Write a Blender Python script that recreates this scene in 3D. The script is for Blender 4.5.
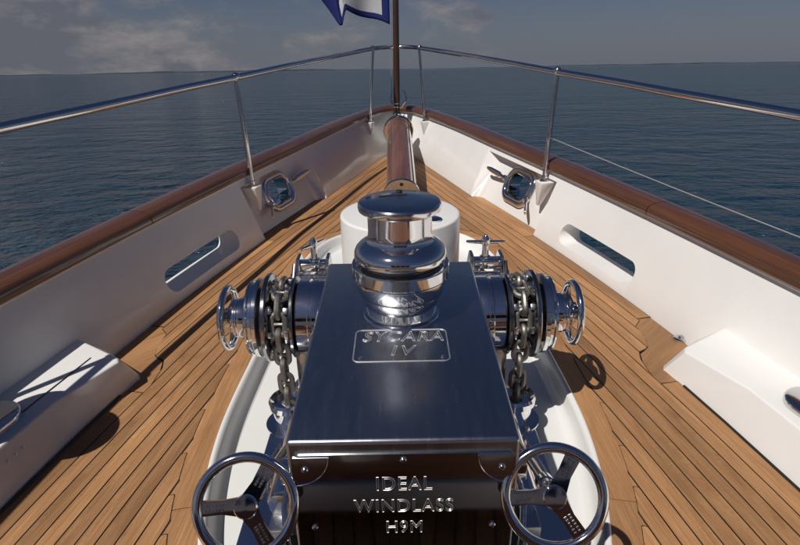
import bpy, bmesh, math, random
import numpy as np
from mathutils import Vector, Matrix, Euler, Quaternion
random.seed(7)
for o in list(bpy.data.objects): bpy.data.objects.remove(o, do_unlink=True)
SC = bpy.context.scene
COL = SC.collection
R = math.radians
# ------------------------------------------------------------------ camera
# The ship is laid out with a flat foredeck (z = 0, Y forward, X starboard); the whole ship then rides
# bow-up by TRIM degrees on a level sea.
TRIM = R(4.0)
RT = Matrix.Rotation(TRIM, 4, 'X')
FPX = 570.0
cd = bpy.data.cameras.new('camera'); cam = bpy.data.objects.new('camera', cd); COL.objects.link(cam)
cd.sensor_width = 36.0; cd.lens = 36.0 * FPX / 800.0; cd.clip_start = 0.02; cd.clip_end = 90000.0
pitch = math.atan(203.5 / FPX)
fw = Vector((0, math.cos(pitch), -math.sin(pitch)))
q = fw.to_track_quat('-Z', 'Y') @ Quaternion((0, 0, 1), R(-1.0))
cam.rotation_mode = 'QUATERNION'; cam.rotation_quaternion = q
cam.location = RT @ Vector((0, 0, 1.5))
SC.camera = cam
# ------------------------------------------------------------------ sun and sky
sund = RT.to_3x3() @ Vector((0.46, 0.485, -1.0)).normalized()
sd = bpy.data.lights.new('sun', 'SUN'); sun = bpy.data.objects.new('sun', sd); COL.objects.link(sun)
sd.energy = 3.9; sd.angle = R(0.53); sd.color = (1.0, 0.955, 0.89)
sun.rotation_mode = 'QUATERNION'; sun.rotation_quaternion = sund.to_track_quat('-Z', 'Y'); sun.location = (0, 0, 30)
SUN_EL = math.asin(-sund.z); SUN_AZ = math.atan2(-sund.x, -sund.y)
W = bpy.data.worlds.new('World'); SC.world = W; W.use_nodes = True
def build_world():
    nt = W.node_tree; N = nt.nodes; L = nt.links; N.clear()
    out = N.new('ShaderNodeOutputWorld'); bg = N.new('ShaderNodeBackground'); L.new(bg.outputs[0], out.inputs[0])
    sky = N.new('ShaderNodeTexSky'); sky.sky_type = 'NISHITA'; sky.sun_disc = False
    sky.sun_elevation = SUN_EL; sky.sun_rotation = SUN_AZ % (2 * math.pi)
    sky.altitude = 0; sky.air_density = 1.0; sky.dust_density = 0.6; sky.ozone_density = 3.0
    bg.inputs[1].default_value = 0.05
    tc = N.new('ShaderNodeTexCoord'); sep = N.new('ShaderNodeSeparateXYZ'); L.new(tc.outputs['Generated'], sep.inputs[0])
    def math_(op, a, b=None, c=None):
        n = N.new('ShaderNodeMath'); n.operation = op
        for i, x in enumerate((a, b, c)):
            if x is None: continue
            if isinstance(x, (int, float)): n.inputs[i].default_value = x
            else: L.new(x, n.inputs[i])
        return n.outputs[0]
    # cumulus banks, thickest over the port bow
    def dirnoise(sc, scale, det, rough, dist=0.0, loc=(0, 0, 0)):
        mp = N.new('ShaderNodeMapping'); mp.inputs['Scale'].default_value = sc; mp.inputs['Location'].default_value = loc; L.new(tc.outputs['Generated'], mp.inputs[0])
        n = N.new('ShaderNodeTexNoise'); n.inputs['Scale'].default_value = scale; n.inputs['Detail'].default_value = det; n.inputs['Roughness'].default_value = rough; n.inputs['Distortion'].default_value = dist
        L.new(mp.outputs[0], n.inputs['Vector']); return n.outputs[0]
    n1 = dirnoise((1, 1, 2.3), 6.5, 9, 0.60, 0.35, CLOUD_OFF)
    n2 = dirnoise((1, 1, 3.0), 1.7, 2, 0.5, 0.0, (1.3, 0.4, 0.2))
    cov = math_('ADD', n1, math_('MULTIPLY', math_('SUBTRACT', n2, 0.5), 0.8))
    cov = math_('SUBTRACT', cov, math_('MULTIPLY', math_('ADD', sep.outputs[0], 0.08), 0.32))
    ramp = N.new('ShaderNodeMapRange'); ramp.interpolation_type = 'SMOOTHSTEP'
    L.new(cov, ramp.inputs[0]); ramp.inputs[1].default_value = 0.43; ramp.inputs[2].default_value = 0.62; ramp.inputs[4].default_value = 0.85
    # clouds thin out high up, low ones sit in haze
    fade = N.new('ShaderNodeMapRange'); L.new(sep.outputs[2], fade.inputs[0]); fade.inputs[1].default_value = 0.16; fade.inputs[2].default_value = 0.34
    fade.inputs[3].default_value = 1.0; fade.inputs[4].default_value = 0.0
    cl = math_('MULTIPLY', ramp.outputs[0], fade.outputs[0])
    n3 = dirnoise((1, 1, 2.6), 9.0, 8, 0.62, 0.2, (4.1, 2.2, 0.7))
    cr = N.new('ShaderNodeMapRange'); L.new(n3, cr.inputs[0]); cr.inputs[1].default_value = 0.42; cr.inputs[2].default_value = 0.74
    cc = N.new('ShaderNodeMix'); cc.data_type = 'RGBA'; L.new(cr.outputs[0], cc.inputs[0])
    cc.inputs[6].default_value = CLOUD_D; cc.inputs[7].default_value = CLOUD_L
    # tint of the clear sky (dry polarised blue-grey)
    tint = N.new('ShaderNodeMix'); tint.data_type = 'RGBA'; tint.blend_type = 'MULTIPLY'; tint.inputs[0].default_value = 1.0
    L.new(sky.outputs[0], tint.inputs[6]); tint.inputs[7].default_value = SKY_TINT
    hz = math_('MULTIPLY', math_('POWER', 2.718, math_('MULTIPLY', math_('MAXIMUM', sep.outputs[2], 0.0), -13.0)), 0.8)
    hm = N.new('ShaderNodeMix'); hm.data_type = 'RGBA'; L.new(hz, hm.inputs[0]); L.new(tint.outputs[2], hm.inputs[6]); hm.inputs[7].default_value = HAZE
    mix = N.new('ShaderNodeMix'); mix.data_type = 'RGBA'; L.new(cl, mix.inputs[0]); L.new(hm.outputs[2], mix.inputs[6]); L.new(cc.outputs[2], mix.inputs[7])
    L.new(mix.outputs[2], bg.inputs[0])
CLOUD_OFF = (3.0, 1.0, 0.0); HAZE = (2.55, 2.9, 3.75, 1); CLOUD_D = (2.35, 2.45, 2.95, 1); CLOUD_L = (6.2, 5.6, 5.5, 1); SKY_TINT = (0.50, 0.485, 0.58, 1)
build_world()
SC.render.engine = 'CYCLES'
SC.view_settings.view_transform = 'Standard'; SC.view_settings.look = 'None'; SC.view_settings.exposure = 0.0; SC.view_settings.gamma = 1.0
SC.view_settings.use_curve_mapping = False
SC.cycles.max_bounces = 10; SC.cycles.glossy_bounces = 6; SC.cycles.sample_clamp_indirect = 6.0
SC.cycles.caustics_reflective = False; SC.cycles.caustics_refractive = False
# ------------------------------------------------------------------ materials
M = {}
def nodes(name):
    m = bpy.data.materials.new(name); m.use_nodes = True; M[name] = m
    nt = m.node_tree; b = nt.nodes['Principled BSDF']; return m, nt, nt.nodes, nt.links, b
def setp(b, **k):
    for a, v in k.items(): b.inputs[a.replace('_', ' ')].default_value = v
def noise(N, L, vec, scale, detail=4, rough=0.5):
    n = N.new('ShaderNodeTexNoise'); n.inputs['Scale'].default_value = scale; n.inputs['Detail'].default_value = detail; n.inputs['Roughness'].default_value = rough
    if vec: L.new(vec, n.inputs['Vector'])
    return n.outputs[0]
def maprange(N, L, src, a, b, c, d):
    n = N.new('ShaderNodeMapRange'); L.new(src, n.inputs[0])
    for i, v in zip((1, 2, 3, 4), (a, b, c, d)): n.inputs[i].default_value = v
    return n.outputs[0]
def ramp(N, L, src, stops):
    n = N.new('ShaderNodeValToRGB'); L.new(src, n.inputs[0]); e = n.color_ramp.elements
    while len(e) < len(stops): e.new(0.5)
    for i, (p, c) in enumerate(stops): e[i].position = p; e[i].color = c
    return n.outputs[0]
def bump(N, L, b, h, strength, dist):
    n = N.new('ShaderNodeBump'); n.inputs['Strength'].default_value = strength; n.inputs['Distance'].default_value = dist
    L.new(h, n.inputs['Height']); L.new(n.outputs[0], b.inputs['Normal'])
def mat_metal(name, col, rough, rvar=0.05, bumpd=0.0, bscale=6.0, aniso=0.0, streak=None):
    m, nt, N, L, b = nodes(name); setp(b, Base_Color=(*col, 1), Metallic=1.0, Roughness=rough, Anisotropic=aniso)
    tc = N.new('ShaderNodeTexCoord'); mp = N.new('ShaderNodeMapping'); L.new(tc.outputs['Object'], mp.inputs[0])
    if streak: mp.inputs['Scale'].default_value = streak
    n = noise(N, L, mp.outputs[0], 14, 6, 0.65)
    L.new(maprange(N, L, n, 0.3, 0.75, max(0.015, rough - rvar * 0.6), rough + rvar), b.inputs['Roughness'])
    if bumpd: bump(N, L, b, noise(N, L, tc.outputs['Object'], bscale, 2), 0.6, bumpd)
    return m
mat_metal('chrome', (0.74, 0.74, 0.75), 0.07, 0.07, 0.0006, 9)
mat_metal('steel_top', (0.48, 0.50, 0.54), 0.25, 0.04, 0.0, 3.5, streak=(5.0, 0.6, 1.0)); mat_metal('steel_cap', (0.66, 0.67, 0.70), 0.12, 0.04, 0.0003, 5)
mat_metal('steel_face', (0.62, 0.61, 0.60), 0.07, 0.05, 0.0008, 3.0)
mat_metal('steel_satin', (0.58, 0.58, 0.58), 0.24, 0.1, 0.0004, 30)
mat_metal('letter_steel', (0.88, 0.86, 0.84), 0.42, 0.05); mat_metal('chain_zinc', (0.26, 0.245, 0.23), 0.52, 0.15, 0.002, 60)
mat_metal('chain_wheel_steel', (0.33, 0.33, 0.335), 0.16, 0.1, 0.0004, 30); mat_metal('dark_steel', (0.10, 0.10, 0.105), 0.35, 0.1, 0.0006, 40)
def mat_white(name, col=(0.84, 0.825, 0.805), rough=0.32, coat=0.35):
    m, nt, N, L, b = nodes(name); setp(b, Roughness=rough, Coat_Weight=coat, Coat_Roughness=0.08)
    tc = N.new('ShaderNodeTexCoord')
    n = noise(N, L, tc.outputs['Object'], 1.7, 6, 0.6)
    c = tuple(x * 0.94 for x in col)
    L.new(ramp(N, L, n, [(0.35, (*c, 1)), (0.65, (*col, 1))]), b.inputs['Base Color'])
    bump(N, L, b, noise(N, L, tc.outputs['Object'], 2.2, 3), 0.35, 0.004)
mat_white('white_paint'); mat_white('pan_paint', (0.78, 0.775, 0.76), 0.4, 0.2)
def mat_teak():
    m, nt, N, L, b = nodes('teak'); setp(b, Roughness=0.62)
    uv = N.new('ShaderNodeUVMap'); uv.uv_map = 'UVMap'; oi = N.new('ShaderNodeObjectInfo')
    off = N.new('ShaderNodeVectorMath'); off.operation = 'MULTIPLY_ADD'
    cmb = N.new('ShaderNodeCombineXYZ')
    for i in range(3): L.new(oi.outputs['Random'], cmb.inputs[i])
    L.new(cmb.outputs[0], off.inputs[0]); off.inputs[1].default_value = (37, 11, 53); L.new(uv.outputs[0], off.inputs[2])
    def st(sx, sy, scale, det, r=0.6):
        mp = N.new('ShaderNodeMapping'); mp.inputs['Scale'].default_value = (sx, sy, 1); L.new(off.outputs[0], mp.inputs[0])
        return noise(N, L, mp.outputs[0], scale, det, r)
    fine = st(6, 260, 1.0, 5); broad = st(0.9, 12, 1.0, 3); blot = st(1.3, 5, 1.0, 4); speck = st(90, 500, 1.0, 2)
    c1 = ramp(N, L, fine, [(0.28, (0.262, 0.123, 0.050, 1)), (0.5, (0.372, 0.190, 0.080, 1)), (0.75, (0.468, 0.262, 0.122, 1))])
    def mul(a, f):
        x = N.new('ShaderNodeMix'); x.data_type = 'RGBA'; x.blend_type = 'MULTIPLY'; x.inputs[0].default_value = 1.0
        L.new(a, x.inputs[6]); L.new(f, x.inputs[7]); return x.outputs[2]
    def grey(src, a, bb, lo, hi):
        v = maprange(N, L, src, a, bb, lo, hi); c = N.new('ShaderNodeCombineColor')
        for i in range(3): L.new(v, c.inputs[i])
        return c.outputs[0]
    c = mul(c1, grey(broad, 0.3, 0.7, 0.84, 1.14)); c = mul(c, grey(blot, 0.28, 0.66, 0.70, 1.10))
    c = mul(c, grey(oi.outputs['Random'], 0, 1, 0.80, 1.16)); c = mul(c, grey(speck, 0.3, 0.5, 0.86, 1.02))
    L.new(c, b.inputs['Base Color'])
    L.new(maprange(N, L, blot, 0.3, 0.7, 0.52, 0.7), b.inputs['Roughness'])
    bump(N, L, b, fine, 0.25, 0.0012)
mat_teak()
def mat_varnish(name, dark, light, sy=1.0):
    m, nt, N, L, b = nodes(name); setp(b, Roughness=0.4, Coat_Weight=1.0, Coat_Roughness=0.06)
    uv = N.new('ShaderNodeUVMap'); uv.uv_map = 'UVMap'
    mp = N.new('ShaderNodeMapping'); mp.inputs['Scale'].default_value = (1.5, 60 * sy, 1); L.new(uv.outputs[0], mp.inputs[0])
    n = noise(N, L, mp.outputs[0], 1.0, 6, 0.65)
    mp2 = N.new('ShaderNodeMapping'); mp2.inputs['Scale'].default_value = (0.7, 6, 1); L.new(uv.outputs[0], mp2.inputs[0])
    n2 = noise(N, L, mp2.outputs[0], 1.0, 3)
    a = N.new('ShaderNodeMath'); a.operation = 'MULTIPLY_ADD'; L.new(n2, a.inputs[0]); a.inputs[1].default_value = 0.5; 
    h = N.new('ShaderNodeMath'); h.operation = 'MULTIPLY'; L.new(n, h.inputs[0]); h.inputs[1].default_value = 0.5; L.new(h.outputs[0], a.inputs[2])
    L.new(ramp(N, L, a.outputs[0], [(0.36, (*dark, 1)), (0.64, (*light, 1))]), b.inputs['Base Color'])
    bump(N, L, b, n, 0.1, 0.001)
mat_varnish('varnish', (0.052, 0.020, 0.010), (0.150, 0.058, 0.023))
mat_varnish('spar_wood', (0.10, 0.038, 0.022), (0.25, 0.105, 0.055))
mat_varnish('bench_wood', (0.16, 0.06, 0.03), (0.34, 0.15, 0.075)); mat_varnish('dark_wood', (0.03, 0.012, 0.007), (0.07, 0.028, 0.014))
def mat_plain(name, col, rough, var=0.1, scale=20):
    m, nt, N, L, b = nodes(name); setp(b, Roughness=rough)
    tc = N.new('ShaderNodeTexCoord'); n = noise(N, L, tc.outputs['Object'], scale, 4)
    L.new(ramp(N, L, n, [(0.3, (*[x * (1 - var) for x in col], 1)), (0.7, (*[min(1, x * (1 + var)) for x in col], 1))]), b.inputs['Base Color'])
    return b
mat_plain('caulk', (0.012, 0.011, 0.011), 0.6); mat_plain('rubber', (0.02, 0.02, 0.02), 0.5)
mat_plain('rope', (0.30, 0.29, 0.28), 0.7, 0.2, 200); mat_plain('shore', (0.035, 0.05, 0.06), 1.0, 0.3, 0.002)
mat_plain('glass_dark', (0.01, 0.012, 0.015), 0.05, 0.0, 1); mat_plain('hull_paint', (0.74, 0.74, 0.74), 0.25)
def mat_flag():
    m, nt, N, L, b = nodes('flag_cloth'); setp(b, Roughness=0.8)
    uv = N.new('ShaderNodeUVMap'); uv.uv_map = 'UVMap'; s = N.new('ShaderNodeSeparateXYZ'); L.new(uv.outputs[0], s.inputs[0])
    def mm(op, a, c):
        n = N.new('ShaderNodeMath'); n.operation = op
        for i, x in enumerate((a, c)):
            if isinstance(x, (int, float)): n.inputs[i].default_value = x
            else: L.new(x, n.inputs[i])
        return n.outputs[0]
    u, v = s.outputs[0], s.outputs[1]
    edge = mm('MINIMUM', mm('MINIMUM', u, mm('SUBTRACT', 1.0, u)), mm('MULTIPLY', mm('MINIMUM', v, mm('SUBTRACT', 1.0, v)), 0.72))
    isb = mm('MAXIMUM', mm('LESS_THAN', edge, 0.075), mm('GREATER_THAN', u, 0.70))
    du = mm('SUBTRACT', u, 0.37); dv = mm('MULTIPLY', mm('SUBTRACT', v, 0.5), 0.72)
    rr = mm('SQRT', mm('ADD', mm('MULTIPLY', du, du), mm('MULTIPLY', dv, dv)), 0.0)
    ist = mm('LESS_THAN', rr, 0.13)
    x1 = N.new('ShaderNodeMix'); x1.data_type = 'RGBA'; L.new(ist, x1.inputs[0]); x1.inputs[6].default_value = (0.78, 0.78, 0.80, 1); x1.inputs[7].default_value = (0.5, 0.36, 0.2, 1)
    x2 = N.new('ShaderNodeMix'); x2.data_type = 'RGBA'; L.new(isb, x2.inputs[0]); L.new(x1.outputs[2], x2.inputs[6]); x2.inputs[7].default_value = (0.02, 0.035, 0.22, 1)
    L.new(x2.outputs[2], b.inputs['Base Color'])
    t = N.new('ShaderNodeBsdfTranslucent'); L.new(x2.outputs[2], t.inputs[0]); ms = N.new('ShaderNodeMixShader'); ms.inputs[0].default_value = 0.35
    L.new(b.outputs[0], ms.inputs[1]); L.new(t.outputs[0], ms.inputs[2]); L.new(ms.outputs[0], N['Material Output'].inputs[0])
mat_flag()
def mat_sea():
    m, nt, N, L, b = nodes('sea_water'); setp(b, Base_Color=(0.006, 0.022, 0.034, 1), Roughness=0.07, IOR=1.333, Specular_IOR_Level=0.45)
    tc = N.new('ShaderNodeTexCoord')
    def w(sx, sy, sc, det, rot=0.3):
        mp = N.new('ShaderNodeMapping'); mp.inputs['Scale'].default_value = (sx, sy, 1); mp.inputs['Rotation'].default_value = (0, 0, rot); L.new(tc.outputs['Object'], mp.inputs[0])
        return noise(N, L, mp.outputs[0], sc, det, 0.55)
    def add(a, c, k):
        n = N.new('ShaderNodeMath'); n.operation = 'MULTIPLY_ADD'; L.new(c, n.inputs[0]); n.inputs[1].default_value = k; L.new(a, n.inputs[2]); return n.outputs[0]
    h = add(add(add(w(0.95, 1.1, 1.0, 5), w(0.85, 1.2, 0.38, 4, -0.2), 2.0), w(0.7, 1.3, 0.10, 3, 0.25), 2.5), w(1, 1.1, 3.6, 4, 0.8), 0.22)
    bump(N, L, b, h, 1.0, 0.95)
    wind = w(0.5, 1.6, 0.006, 4, 0.1)
    L.new(ramp(N, L, wind, [(0.35, (0.003, 0.026, 0.050, 1)), (0.7, (0.006, 0.036, 0.068, 1))]), b.inputs['Base Color'])
mat_sea()
# ------------------------------------------------------------------ object helpers
SHIP = []      # top-level things of the ship, tilted together at the end
def put(o, parent=None, label=None, cat=None, group=None, kind=None, ship=True):
    COL.objects.link(o)
    if parent is not None:
        o.parent = parent
    elif ship: SHIP.append(o)
    if label: o['label'] = label
    if cat: o['category'] = cat
    if group: o['group'] = group
    if kind: o['kind'] = kind
    return o
def origin_of(p):
    v = Vector((0, 0, 0))
    while p is not None: v += p.location; p = p.parent
    return v
def thing(name, loc, label, cat, group=None, kind=None):
    e = bpy.data.objects.new(name, None); e.location = loc; e.empty_display_size = 0.1
    return put(e, None, label, cat, group, kind)
def mesh_of(name, bm, mat, smooth=True, angle=35, shift=None, recalc=True):
    if recalc: bmesh.ops.recalc_face_normals(bm, faces=bm.faces)
    if shift is not None: bmesh.ops.translate(bm, verts=bm.verts, vec=-shift)
    me = bpy.data.meshes.new(name); bm.to_mesh(me); bm.free()
    if mat: me.materials.append(M[mat])
    if smooth:
        me.shade_smooth(); me.set_sharp_from_angle(angle=R(angle))
    return me
def part(name, bm, mat, parent=None, smooth=True, angle=35, recalc=True, **k):
    """one mesh object built from ship coordinates; parent's own position is taken out"""
    sh = origin_of(parent) if parent is not None else None
    return put(bpy.data.objects.new(name, mesh_of(name, bm, mat, smooth, angle, sh, recalc)), parent, **k)
def NB(): return bmesh.new()
def loop_faces(bm, rings, closed=True, cap0=False, cap1=False):
    n = len(rings[0])
    for a, c in zip(rings[:-1], rings[1:]):
        for i in range(n if closed else n - 1):
            j = (i + 1) % n
            try: bm.faces.new((a[i], a[j], c[j], c[i]))
            except ValueError: pass
    if cap0: bm.faces.new(rings[0])
    if cap1: bm.faces.new(rings[-1])
def frame_for(d, hint=None):
    d = d.normalized(); h = hint or (Vector((0, 0, 1)) if abs(d.z) < 0.9 else Vector((0, 1, 0)))
    a = d.cross(h).normalized(); return a, a.cross(d).normalized()
def tube(bm, pts, r, n=12, caps=True, closed=False, uv=None):
    pts = [Vector(p) for p in pts]; rings = []; N_ = len(pts)
    rs = r if isinstance(r, (list, tuple)) else [r] * N_
    a = None
    for i, p in enumerate(pts):
        if closed: d = pts[(i + 1) % N_] - pts[i - 1]
        else: d = pts[min(i + 1, N_ - 1)] - pts[max(i - 1, 0)]
        d.normalize()
        if a is None: a, c = frame_for(d)
        else:
            a = (a - d * a.dot(d)).normalized()
        c = d.cross(a)
        rings.append([bm.verts.new(p + (a * math.cos(2 * math.pi * k / n) + c * math.sin(2 * math.pi * k / n)) * rs[i]) for k in range(n)])
    if closed:
        loop_faces(bm, rings + [rings[0]])
    else: loop_faces(bm, rings, True, caps, caps)
    return bm
def lathe(bm, prof, org, axis=(0, 0, 1), n=48, cap=True):
    """prof: list of (radius, height along axis)"""
    org = Vector(org); ax = Vector(axis).normalized(); a, c = frame_for(ax); rings = []
    for r, h in prof:
        if r < 1e-5: rings.append(None); continue
        rings.append([bm.verts.new(org + ax * h + (a * math.cos(2 * math.pi * k / n) + c * math.sin(2 * math.pi * k / n)) * r) for k in range(n)])
    rr = [x for x in rings if x]
    loop_faces(bm, rr, True, cap, cap); return bm
def boxm(bm, c, size, rot=None, bevel=0.0, seg=2):
    mt = Matrix.Translation(Vector(c)) @ (rot.to_4x4() if rot is not None else Matrix()) @ Matrix.Diagonal((*size, 1))
    r = bmesh.ops.create_cube(bm, size=1.0, matrix=mt)
    if bevel:
        es = list({e for v in r['verts'] for e in v.link_edges})
        bmesh.ops.bevel(bm, geom=es, offset=bevel, segments=seg, affect='EDGES', profile=0.5)
    return bm
def prism(bm, poly, z0, z1, tf=None):
    """poly: 2D points; extruded along local z; tf maps local -> ship"""
    tf = tf or Matrix()
    lo = [bm.verts.new(tf @ Vector((x, y, z0))) for x, y in poly]; hi = [bm.verts.new(tf @ Vector((x, y, z1))) for x, y in poly]
    bm.faces.new(lo[::-1]); bm.faces.new(hi)
    for i in range(len(poly)):
        j = (i + 1) % len(poly); bm.faces.new((lo[i], lo[j], hi[j], hi[i]))
    return bm
def sph(bm, c, r, u=16, v=10, sc=(1, 1, 1)):
    bmesh.ops.create_uvsphere(bm, u_segments=u, v_segments=v, radius=r, matrix=Matrix.Translation(Vector(c)) @ Matrix.Diagonal((*sc, 1))); return bm
def stadium(L_, r, n=8):
    """closed outline: straight length L_, end radius r, along x"""
    out = []
    for k in range(n + 1): t = -math.pi / 2 + math.pi * k / n; out.append((L_ / 2 + r * math.cos(t), r * math.sin(t)))
    for k in range(n + 1): t = math.pi / 2 + math.pi * k / n; out.append((-L_ / 2 + r * math.cos(t), r * math.sin(t)))
    return out
def rrect(w, h, r, n=5):
    out = []
    for cx, cy, t0 in ((w/2-r, h/2-r, 0), (-w/2+r, h/2-r, 90), (-w/2+r, -h/2+r, 180), (w/2-r, -h/2+r, 270)):
        for k in range(n + 1): t = R(t0 + 90 * k / n); out.append((cx + r * math.cos(t), cy + r * math.sin(t)))
    return out
def bolt(bm, c, nrm, r=0.009):
    lathe(bm, [(r, 0), (r, r * 0.35), (r * 0.7, r * 0.75), (r * 0.25, r * 0.9)], c, nrm, 10)
def cutobj(bm):
    me = bpy.data.meshes.new('cut'); bmesh.ops.recalc_face_normals(bm, faces=bm.faces); bm.to_mesh(me); bm.free()
    o = bpy.data.objects.new('cut', me); COL.objects.link(o); return o
def boolean(obj, cutters):
    for c in cutters:
        md = obj.modifiers.new('b', 'BOOLEAN'); md.operation = 'DIFFERENCE'; md.solver = 'EXACT'; md.object = c
    dg = bpy.context.evaluated_depsgraph_get(); dg.update()
    me = bpy.data.meshes.new_from_object(obj.evaluated_get(dg)); old = obj.data
    obj.modifiers.clear(); obj.data = me; bpy.data.meshes.remove(old)
    for c in cutters:
        m_ = c.data; bpy.data.objects.remove(c); bpy.data.meshes.remove(m_)
# ------------------------------------------------------------------ plan curves of the foredeck
BH = 0.46      # bulwark height
PTS = [(2.02,-3.0,2.24,-3.0),(1.95,-1.5,2.15,-1.5),(1.82,0.0,2.00,0.0),(1.62,1.5,1.785,1.5),(1.43,2.5,1.585,2.5),(1.22,3.4,1.375,3.4),(0.98,4.25,1.15,4.27),(.70,5.15,.89,5.2),(.46,6.0,.63,6.15),(.20,6.9,.345,7.0),(.075,7.2,.17,7.38),(0,7.28,0,7.5)]
def half_curve(n=16):
    P = np.array(PTS, float); full = np.vstack([P, (P[:-1] * np.array([-1, 1, -1, 1]))[::-1]]); out = []
    NN = len(P)
    for i in range(NN - 1):
        p0 = full[max(i-1, 0)]; p1 = full[i]; p2 = full[i+1]; p3 = full[min(i+2, len(full)-1)]
        for k in range(n):
            t = k / n; out.append(.5*((2*p1)+(-p0+p2)*t+(2*p0-5*p1+4*p2-p3)*t*t+(-p0+3*p1-3*p2+p3)*t**3))
    out.append(P[-1]); return np.array(out)
HC = half_curve(); HI = np.arange(len(HC))
def cidx(y): return float(np.interp(y, HC[:, 1], HI))
def cat(i, c): return float(np.interp(i, HI, HC[:, c]))
def edge_n(i, ca, cb):
    i0, i1 = max(i - .6, 0), min(i + .6, len(HC) - 1); tx, ty = cat(i1, ca) - cat(i0, ca), cat(i1, cb) - cat(i0, cb)
    if i >= len(HC) - 1.01: return (0.0, 1.0)
    l = math.hypot(tx, ty); return (ty / l, -tx / l)      # outward (starboard)
def bul(y, h, side, out=0.0):
    """point on the inner face of the bulwark, pushed outboard by out"""
    i = cidx(y); t = h / BH
    x = cat(i, 0) + (cat(i, 2) - cat(i, 0)) * t; yy = cat(i, 1) + (cat(i, 3) - cat(i, 1)) * t; n = edge_n(i, 0, 1)
    return Vector((side * (x + n[0] * out), yy + n[1] * out, h))
def deckpt(y, o, side=1):
    i = cidx(y); n = edge_n(i, 0, 1); return (side * (cat(i, 0) - n[0] * o), cat(i, 1) - n[1] * o)
# ------------------------------------------------------------------ sea and far shore
SEA_Z = -3.3
bm = NB(); ring0 = [bm.verts.new((0, 0, SEA_Z))]
prev = None
for rr_ in (60, 400, 3000, 15000, 60000):
    rg = [bm.verts.new((rr_ * math.cos(2*math.pi*k/64), rr_ * math.sin(2*math.pi*k/64), SEA_Z)) for k in range(64)]
    for k in range(64):
        j = (k + 1) % 64
        if prev is None: bm.faces.new((ring0[0], rg[k], rg[j]))
        else: bm.faces.new((prev[k], rg[k], rg[j], prev[j]))
    prev = rg
part('sea', bm, 'sea_water', None, kind='structure', ship=False, recalc=False, label='dark blue rippled open sea reaching to the horizon')
def shore(a0, a1, dist, hmax, seed, label):
    rnd = random.Random(seed); bm = NB(); n = 90; ra = []
    ph = [rnd.uniform(0, 6.28) for _ in range(6)]
    for k in range(n + 1):
        t = k / n; a = R(a0 + (a1 - a0) * t); env = min(1, min(t, 1 - t) * 6)
        h = hmax * env * (0.55 + 0.2 * math.sin(t * 9 + ph[0]) + 0.14 * math.sin(t * 31 + ph[1]) + 0.1 * math.sin(t * 77 + ph[2]) + rnd.uniform(-.06, .06)) + 2
        d = Vector((math.sin(a), math.cos(a), 0))
        ra.append([bm.verts.new(d * dist + Vector((0, 0, SEA_Z - 3))), bm.verts.new(d * (dist + 60) + Vector((0, 0, SEA_Z + h * 0.75))), bm.verts.new(d * (dist + 400) + Vector((0, 0, SEA_Z + h))), bm.verts.new(d * (dist + 2500) + Vector((0, 0, SEA_Z - 3)))])
    loop_faces(bm, ra, False)
    part('far_shore', bm, 'shore', None, kind='structure', ship=False, label=label)
shore(-52, 3, 16000, 62, 3, 'long low dark coast on the horizon left of the bow')
shore(2, 50, 21000, 52, 5, 'faint low coast on the horizon right of the bow')
# ------------------------------------------------------------------ deck: base, planks, margin boards
WELL = [(0, .98), (.30, .985), (.47, 1.02), (.585, 1.13), (.655, 1.33), (.705, 1.55), (.735, 1.80), (.742, 2.05), (.732, 2.4), (.715, 2.9), (.69, 3.4), (.645, 3.75), (.555, 4.03), (.42, 4.19), (.22, 4.26), (0, 4.28)]
def smooth_poly(pts, n=6):
    P = [np.array(p, float) for p in pts]; out = []
    mir = [np.array((-P[1][0], P[1][1]))] + P + [np.array((-P[-2][0], P[-2][1]))]
    for i in range(1, len(mir) - 2):
        p0, p1, p2, p3 = mir[i-1:i+3]
        for k in range(n):
            t = k / n; out.append(tuple(.5*((2*p1)+(-p0+p2)*t+(2*p0-5*p1+4*p2-p3)*t*t+(-p0+3*p1-3*p2+p3)*t**3)))
    out.append(tuple(P[-1])); return out
WH = smooth_poly(WELL)                                   # starboard half, aft -> fore
def offset_half(H, d):
    out = []
    for i, p in enumerate(H):
        a = H[max(i-1, 0)]; c = H[min(i+1, len(H)-1)]
        if i == 0: out.append((0.0, p[1] - d)); continue
        if i == len(H) - 1: out.append((0.0, p[1] + d)); continue
        tx, ty = c[0]-a[0], c[1]-a[1]; l = math.hypot(tx, ty); out.append((max(0, p[0] + ty / l * d), p[1] - tx / l * d))
    return out
MW = 0.10
MH = offset_half(WH, MW); MHa = np.array(MH)
def margin_x(y):
    if y <= MHa[0, 1] or y >= MHa[-1, 1]: return 0.0
    return float(np.interp(y, MHa[:, 1], MHa[:, 0]))
WHa = np.array(WH)
def well_x(y):
    if y <= WHa[0, 1] or y >= WHa[-1, 1]: return 0.0
    return float(np.interp(y, WHa[:, 1], WHa[:, 0]))
deck = thing('deck', (0, 0, 0), 'weathered teak foredeck planking laid with black caulking', 'deck', kind='structure')
del deck['category']
bm = NB()                                                # black bedding the boards lie on
ys = sorted(set(list(np.arange(-3, 7.3, .12)) + [p[1] for p in WH] + [p[1] + (1e-3 if p[1] > 2 else -1e-3) for p in (WH[0], WH[-1])]))
for s in (1, -1):
    rows = []
    for y in ys:
        i = cidx(min(y, 7.28)); n = edge_n(i, 0, 1); xo = cat(i, 0) + .085
        xi = min(well_x(y) + 0.001, xo - .001); rows.append([bm.verts.new((s * xi, y, -.012)), bm.verts.new((s * xo, y, -.012))])
    for a, c in zip(rows[:-1], rows[1:]): bm.faces.new((a[0], a[1], c[1], c[0]) if s > 0 else (a[1], a[0], c[0], c[1]))
part('caulking_bed', bm, 'caulk', deck, recalc=False, smooth=False)
CAULK = NB(); GAP = .0028
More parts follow.
